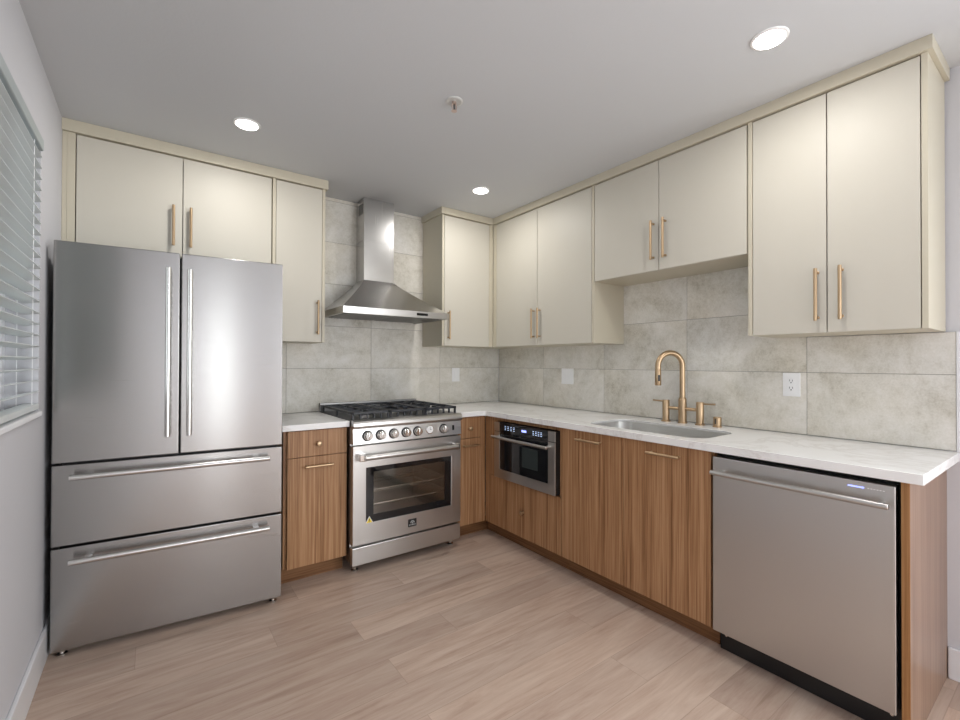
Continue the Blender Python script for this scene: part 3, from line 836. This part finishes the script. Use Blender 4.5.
# ------------------------------------------------------------------ dishwasher
dw = thing('dishwasher', 'stainless steel dishwasher with bar handle at the right end of the counter', 'dishwasher', (-.3, -2.586, 0))
bm = new_bm(); box(bm, -.575, -.05, -2.888, -2.284, .102, .866); part('body', bm, RUBBER, dw)
bm = new_bm(); box(bm, -.621, -.576, -2.8863, -2.2855, .1023, .857, .003, 3); dd = part('door', bm, STEELH, dw)
bm = new_bm(); rod(bm, (-.668, -2.878, .797), (-.668, -2.300, .797), .0105)
hn = part('handle', bm, STEELH, dd)
for y in (-2.853, -2.325):
    bm = new_bm(); cyl(bm, (-.668, y, .797), (-.6207, y, .797), .0075, 14); part('handle_post', bm, CHROME, hn)
bm = new_bm(); box(bm, -.560, -.548, -2.888, -2.290, .002, .100, .001); kk = part('toe_panel', bm, BLACK, dw)
bm = new_bm(); lathe(bm, (-.5602, -2.315, .068), (-1, 0, 0), [(0, .006), (.002, .005)], 16)
part('screw', bm, CHROME, kk)
bm = new_bm(); lathe(bm, (-.5602, -2.863, .068), (-1, 0, 0), [(0, .006), (.002, .005)], 16)
part('screw', bm, CHROME, kk)
bm = new_bm()
box(bm, -.6216, -.6211, -2.805, -2.760, .8335, .8385)
part('status_light', bm, BLUE, dd)
bm = new_bm()
for i in range(6): box(bm, -.6214, -.6211, -2.819-.008*i, -2.814-.008*i, .8345, .8375)
part('panel_print', bm, WHITEP, dd)

# ------------------------------------------------------------------ ceiling lights
def ceiling_light(label, x, y):
    t = thing('ceiling_light', label, 'ceiling light', (x, y, H), 'recessed ceiling lights')
    bm = new_bm(); lathe(bm, (x, y, H-.0003), (0, 0, -1), [(0, .062), (.004, .060), (.006, .052), (.005, .0505)], 40, cap1=True); tr_ = part('trim_ring', bm, WHITEP, t)
    bm = new_bm(); lathe(bm, (x, y, H-.0062), (0, 0, -1), [(0, .050), (.0015, .049), (.002, .046)], 40); part('lens', bm, LAMPM, t)
    l = bpy.data.lights.new('downlight', 'AREA'); l.shape = 'DISK'; l.size = .095; l.energy = DOWNLIGHT_W; l.color = (1, .975, .94); l.spread = rad(180)
    lo = bpy.data.objects.new('downlight', l); COL.objects.link(lo); lo.parent = t; lo.location = (0, 0, -.011)
    return t
ceiling_light('round recessed ceiling light above the refrigerator', -2.232, -.767)
ceiling_light('round recessed ceiling light in front of the corner cabinets, smallest in view', -.776, -.768)
ceiling_light('round recessed ceiling light at upper right before the tall end cabinet', -.780, -2.574)

# ------------------------------------------------------------------ fire sprinkler
sx, sy = -1.500, -1.552
t = thing('fire_sprinkler', 'small brass and white fire sprinkler head on the ceiling', 'sprinkler', (sx, sy, H))
bm = new_bm(); lathe(bm, (sx, sy, H-.0003), (0, 0, -1), [(0, .040), (.003, .040), (.006, .034), (.004, .026), (.004, .014)], 32); part('escutcheon', bm, mat('grey_white_enamel', (.62, .62, .60), .4)[0], t)
bm = new_bm(); lathe(bm, (sx, sy, H-.0045), (0, 0, -1), [(0, .011), (.010, .011), (.012, .008)], 20)
for s in (-1, 1): tube(bm, [(sx+s*.009, sy, H-.014), (sx+s*.013, sy, H-.026), (sx+s*.008, sy, H-.040), (sx, sy, H-.046)], .0028, 10)
part('frame', bm, PINKW, t)
bm = new_bm(); cyl(bm, (sx, sy, H-.016), (sx, sy, H-.044), .003, 10); part('bulb', bm, BLACK, t)
bm = new_bm(); lathe(bm, (sx, sy, H-.046), (0, 0, -1), [(0, .013), (.0015, .013)], 24); part('deflector', bm, PINKW, t)

# ------------------------------------------------------------------ window blind
bx = -XW-.020
SLAT_TILT = 10
bl = thing('window_blind', 'white horizontal slat blind hanging in the left window', 'blind', (bx, -1.42, WZ1-.05))
bm = new_bm(); box(bm, bx-.028, bx+.030, WY0+.006, WY1-.006, WZ1-.048, WZ1-.002, .004); part('headrail', bm, HEADR, bl)
bm = new_bm(); z = WZ1-.075; zs = []
while z > WZ0+.085:
    zs.append(z); z -= .0445
for z in zs:
    t_ = bmesh.new(); box(t_, -.0255, .0255, WY0+.006, WY1-.004, -.0014, .0014)
    bmesh.ops.rotate(t_, verts=t_.verts, cent=(0, 0, 0), matrix=Matrix.Rotation(rad(-SLAT_TILT), 3, 'Y'))
    bmesh.ops.translate(t_, verts=t_.verts, vec=(bx, 0, z)); merge(bm, t_)
part('slats', bm, SLAT, bl)
bm = new_bm(); box(bm, bx-.024, bx+.024, WY0+.010, WY1-.010, WZ0+.030, WZ0+.052, .003); part('bottom_rail', bm, SLAT, bl)
for y in (-.92, -1.42, -1.92):
    bm = new_bm()
    for dx in (-.021, .021): cyl(bm, (bx+dx, y, WZ0+.05), (bx+dx, y, WZ1-.046), .0011, 6)
    part('ladder_cord', bm, WHITEP, bl)
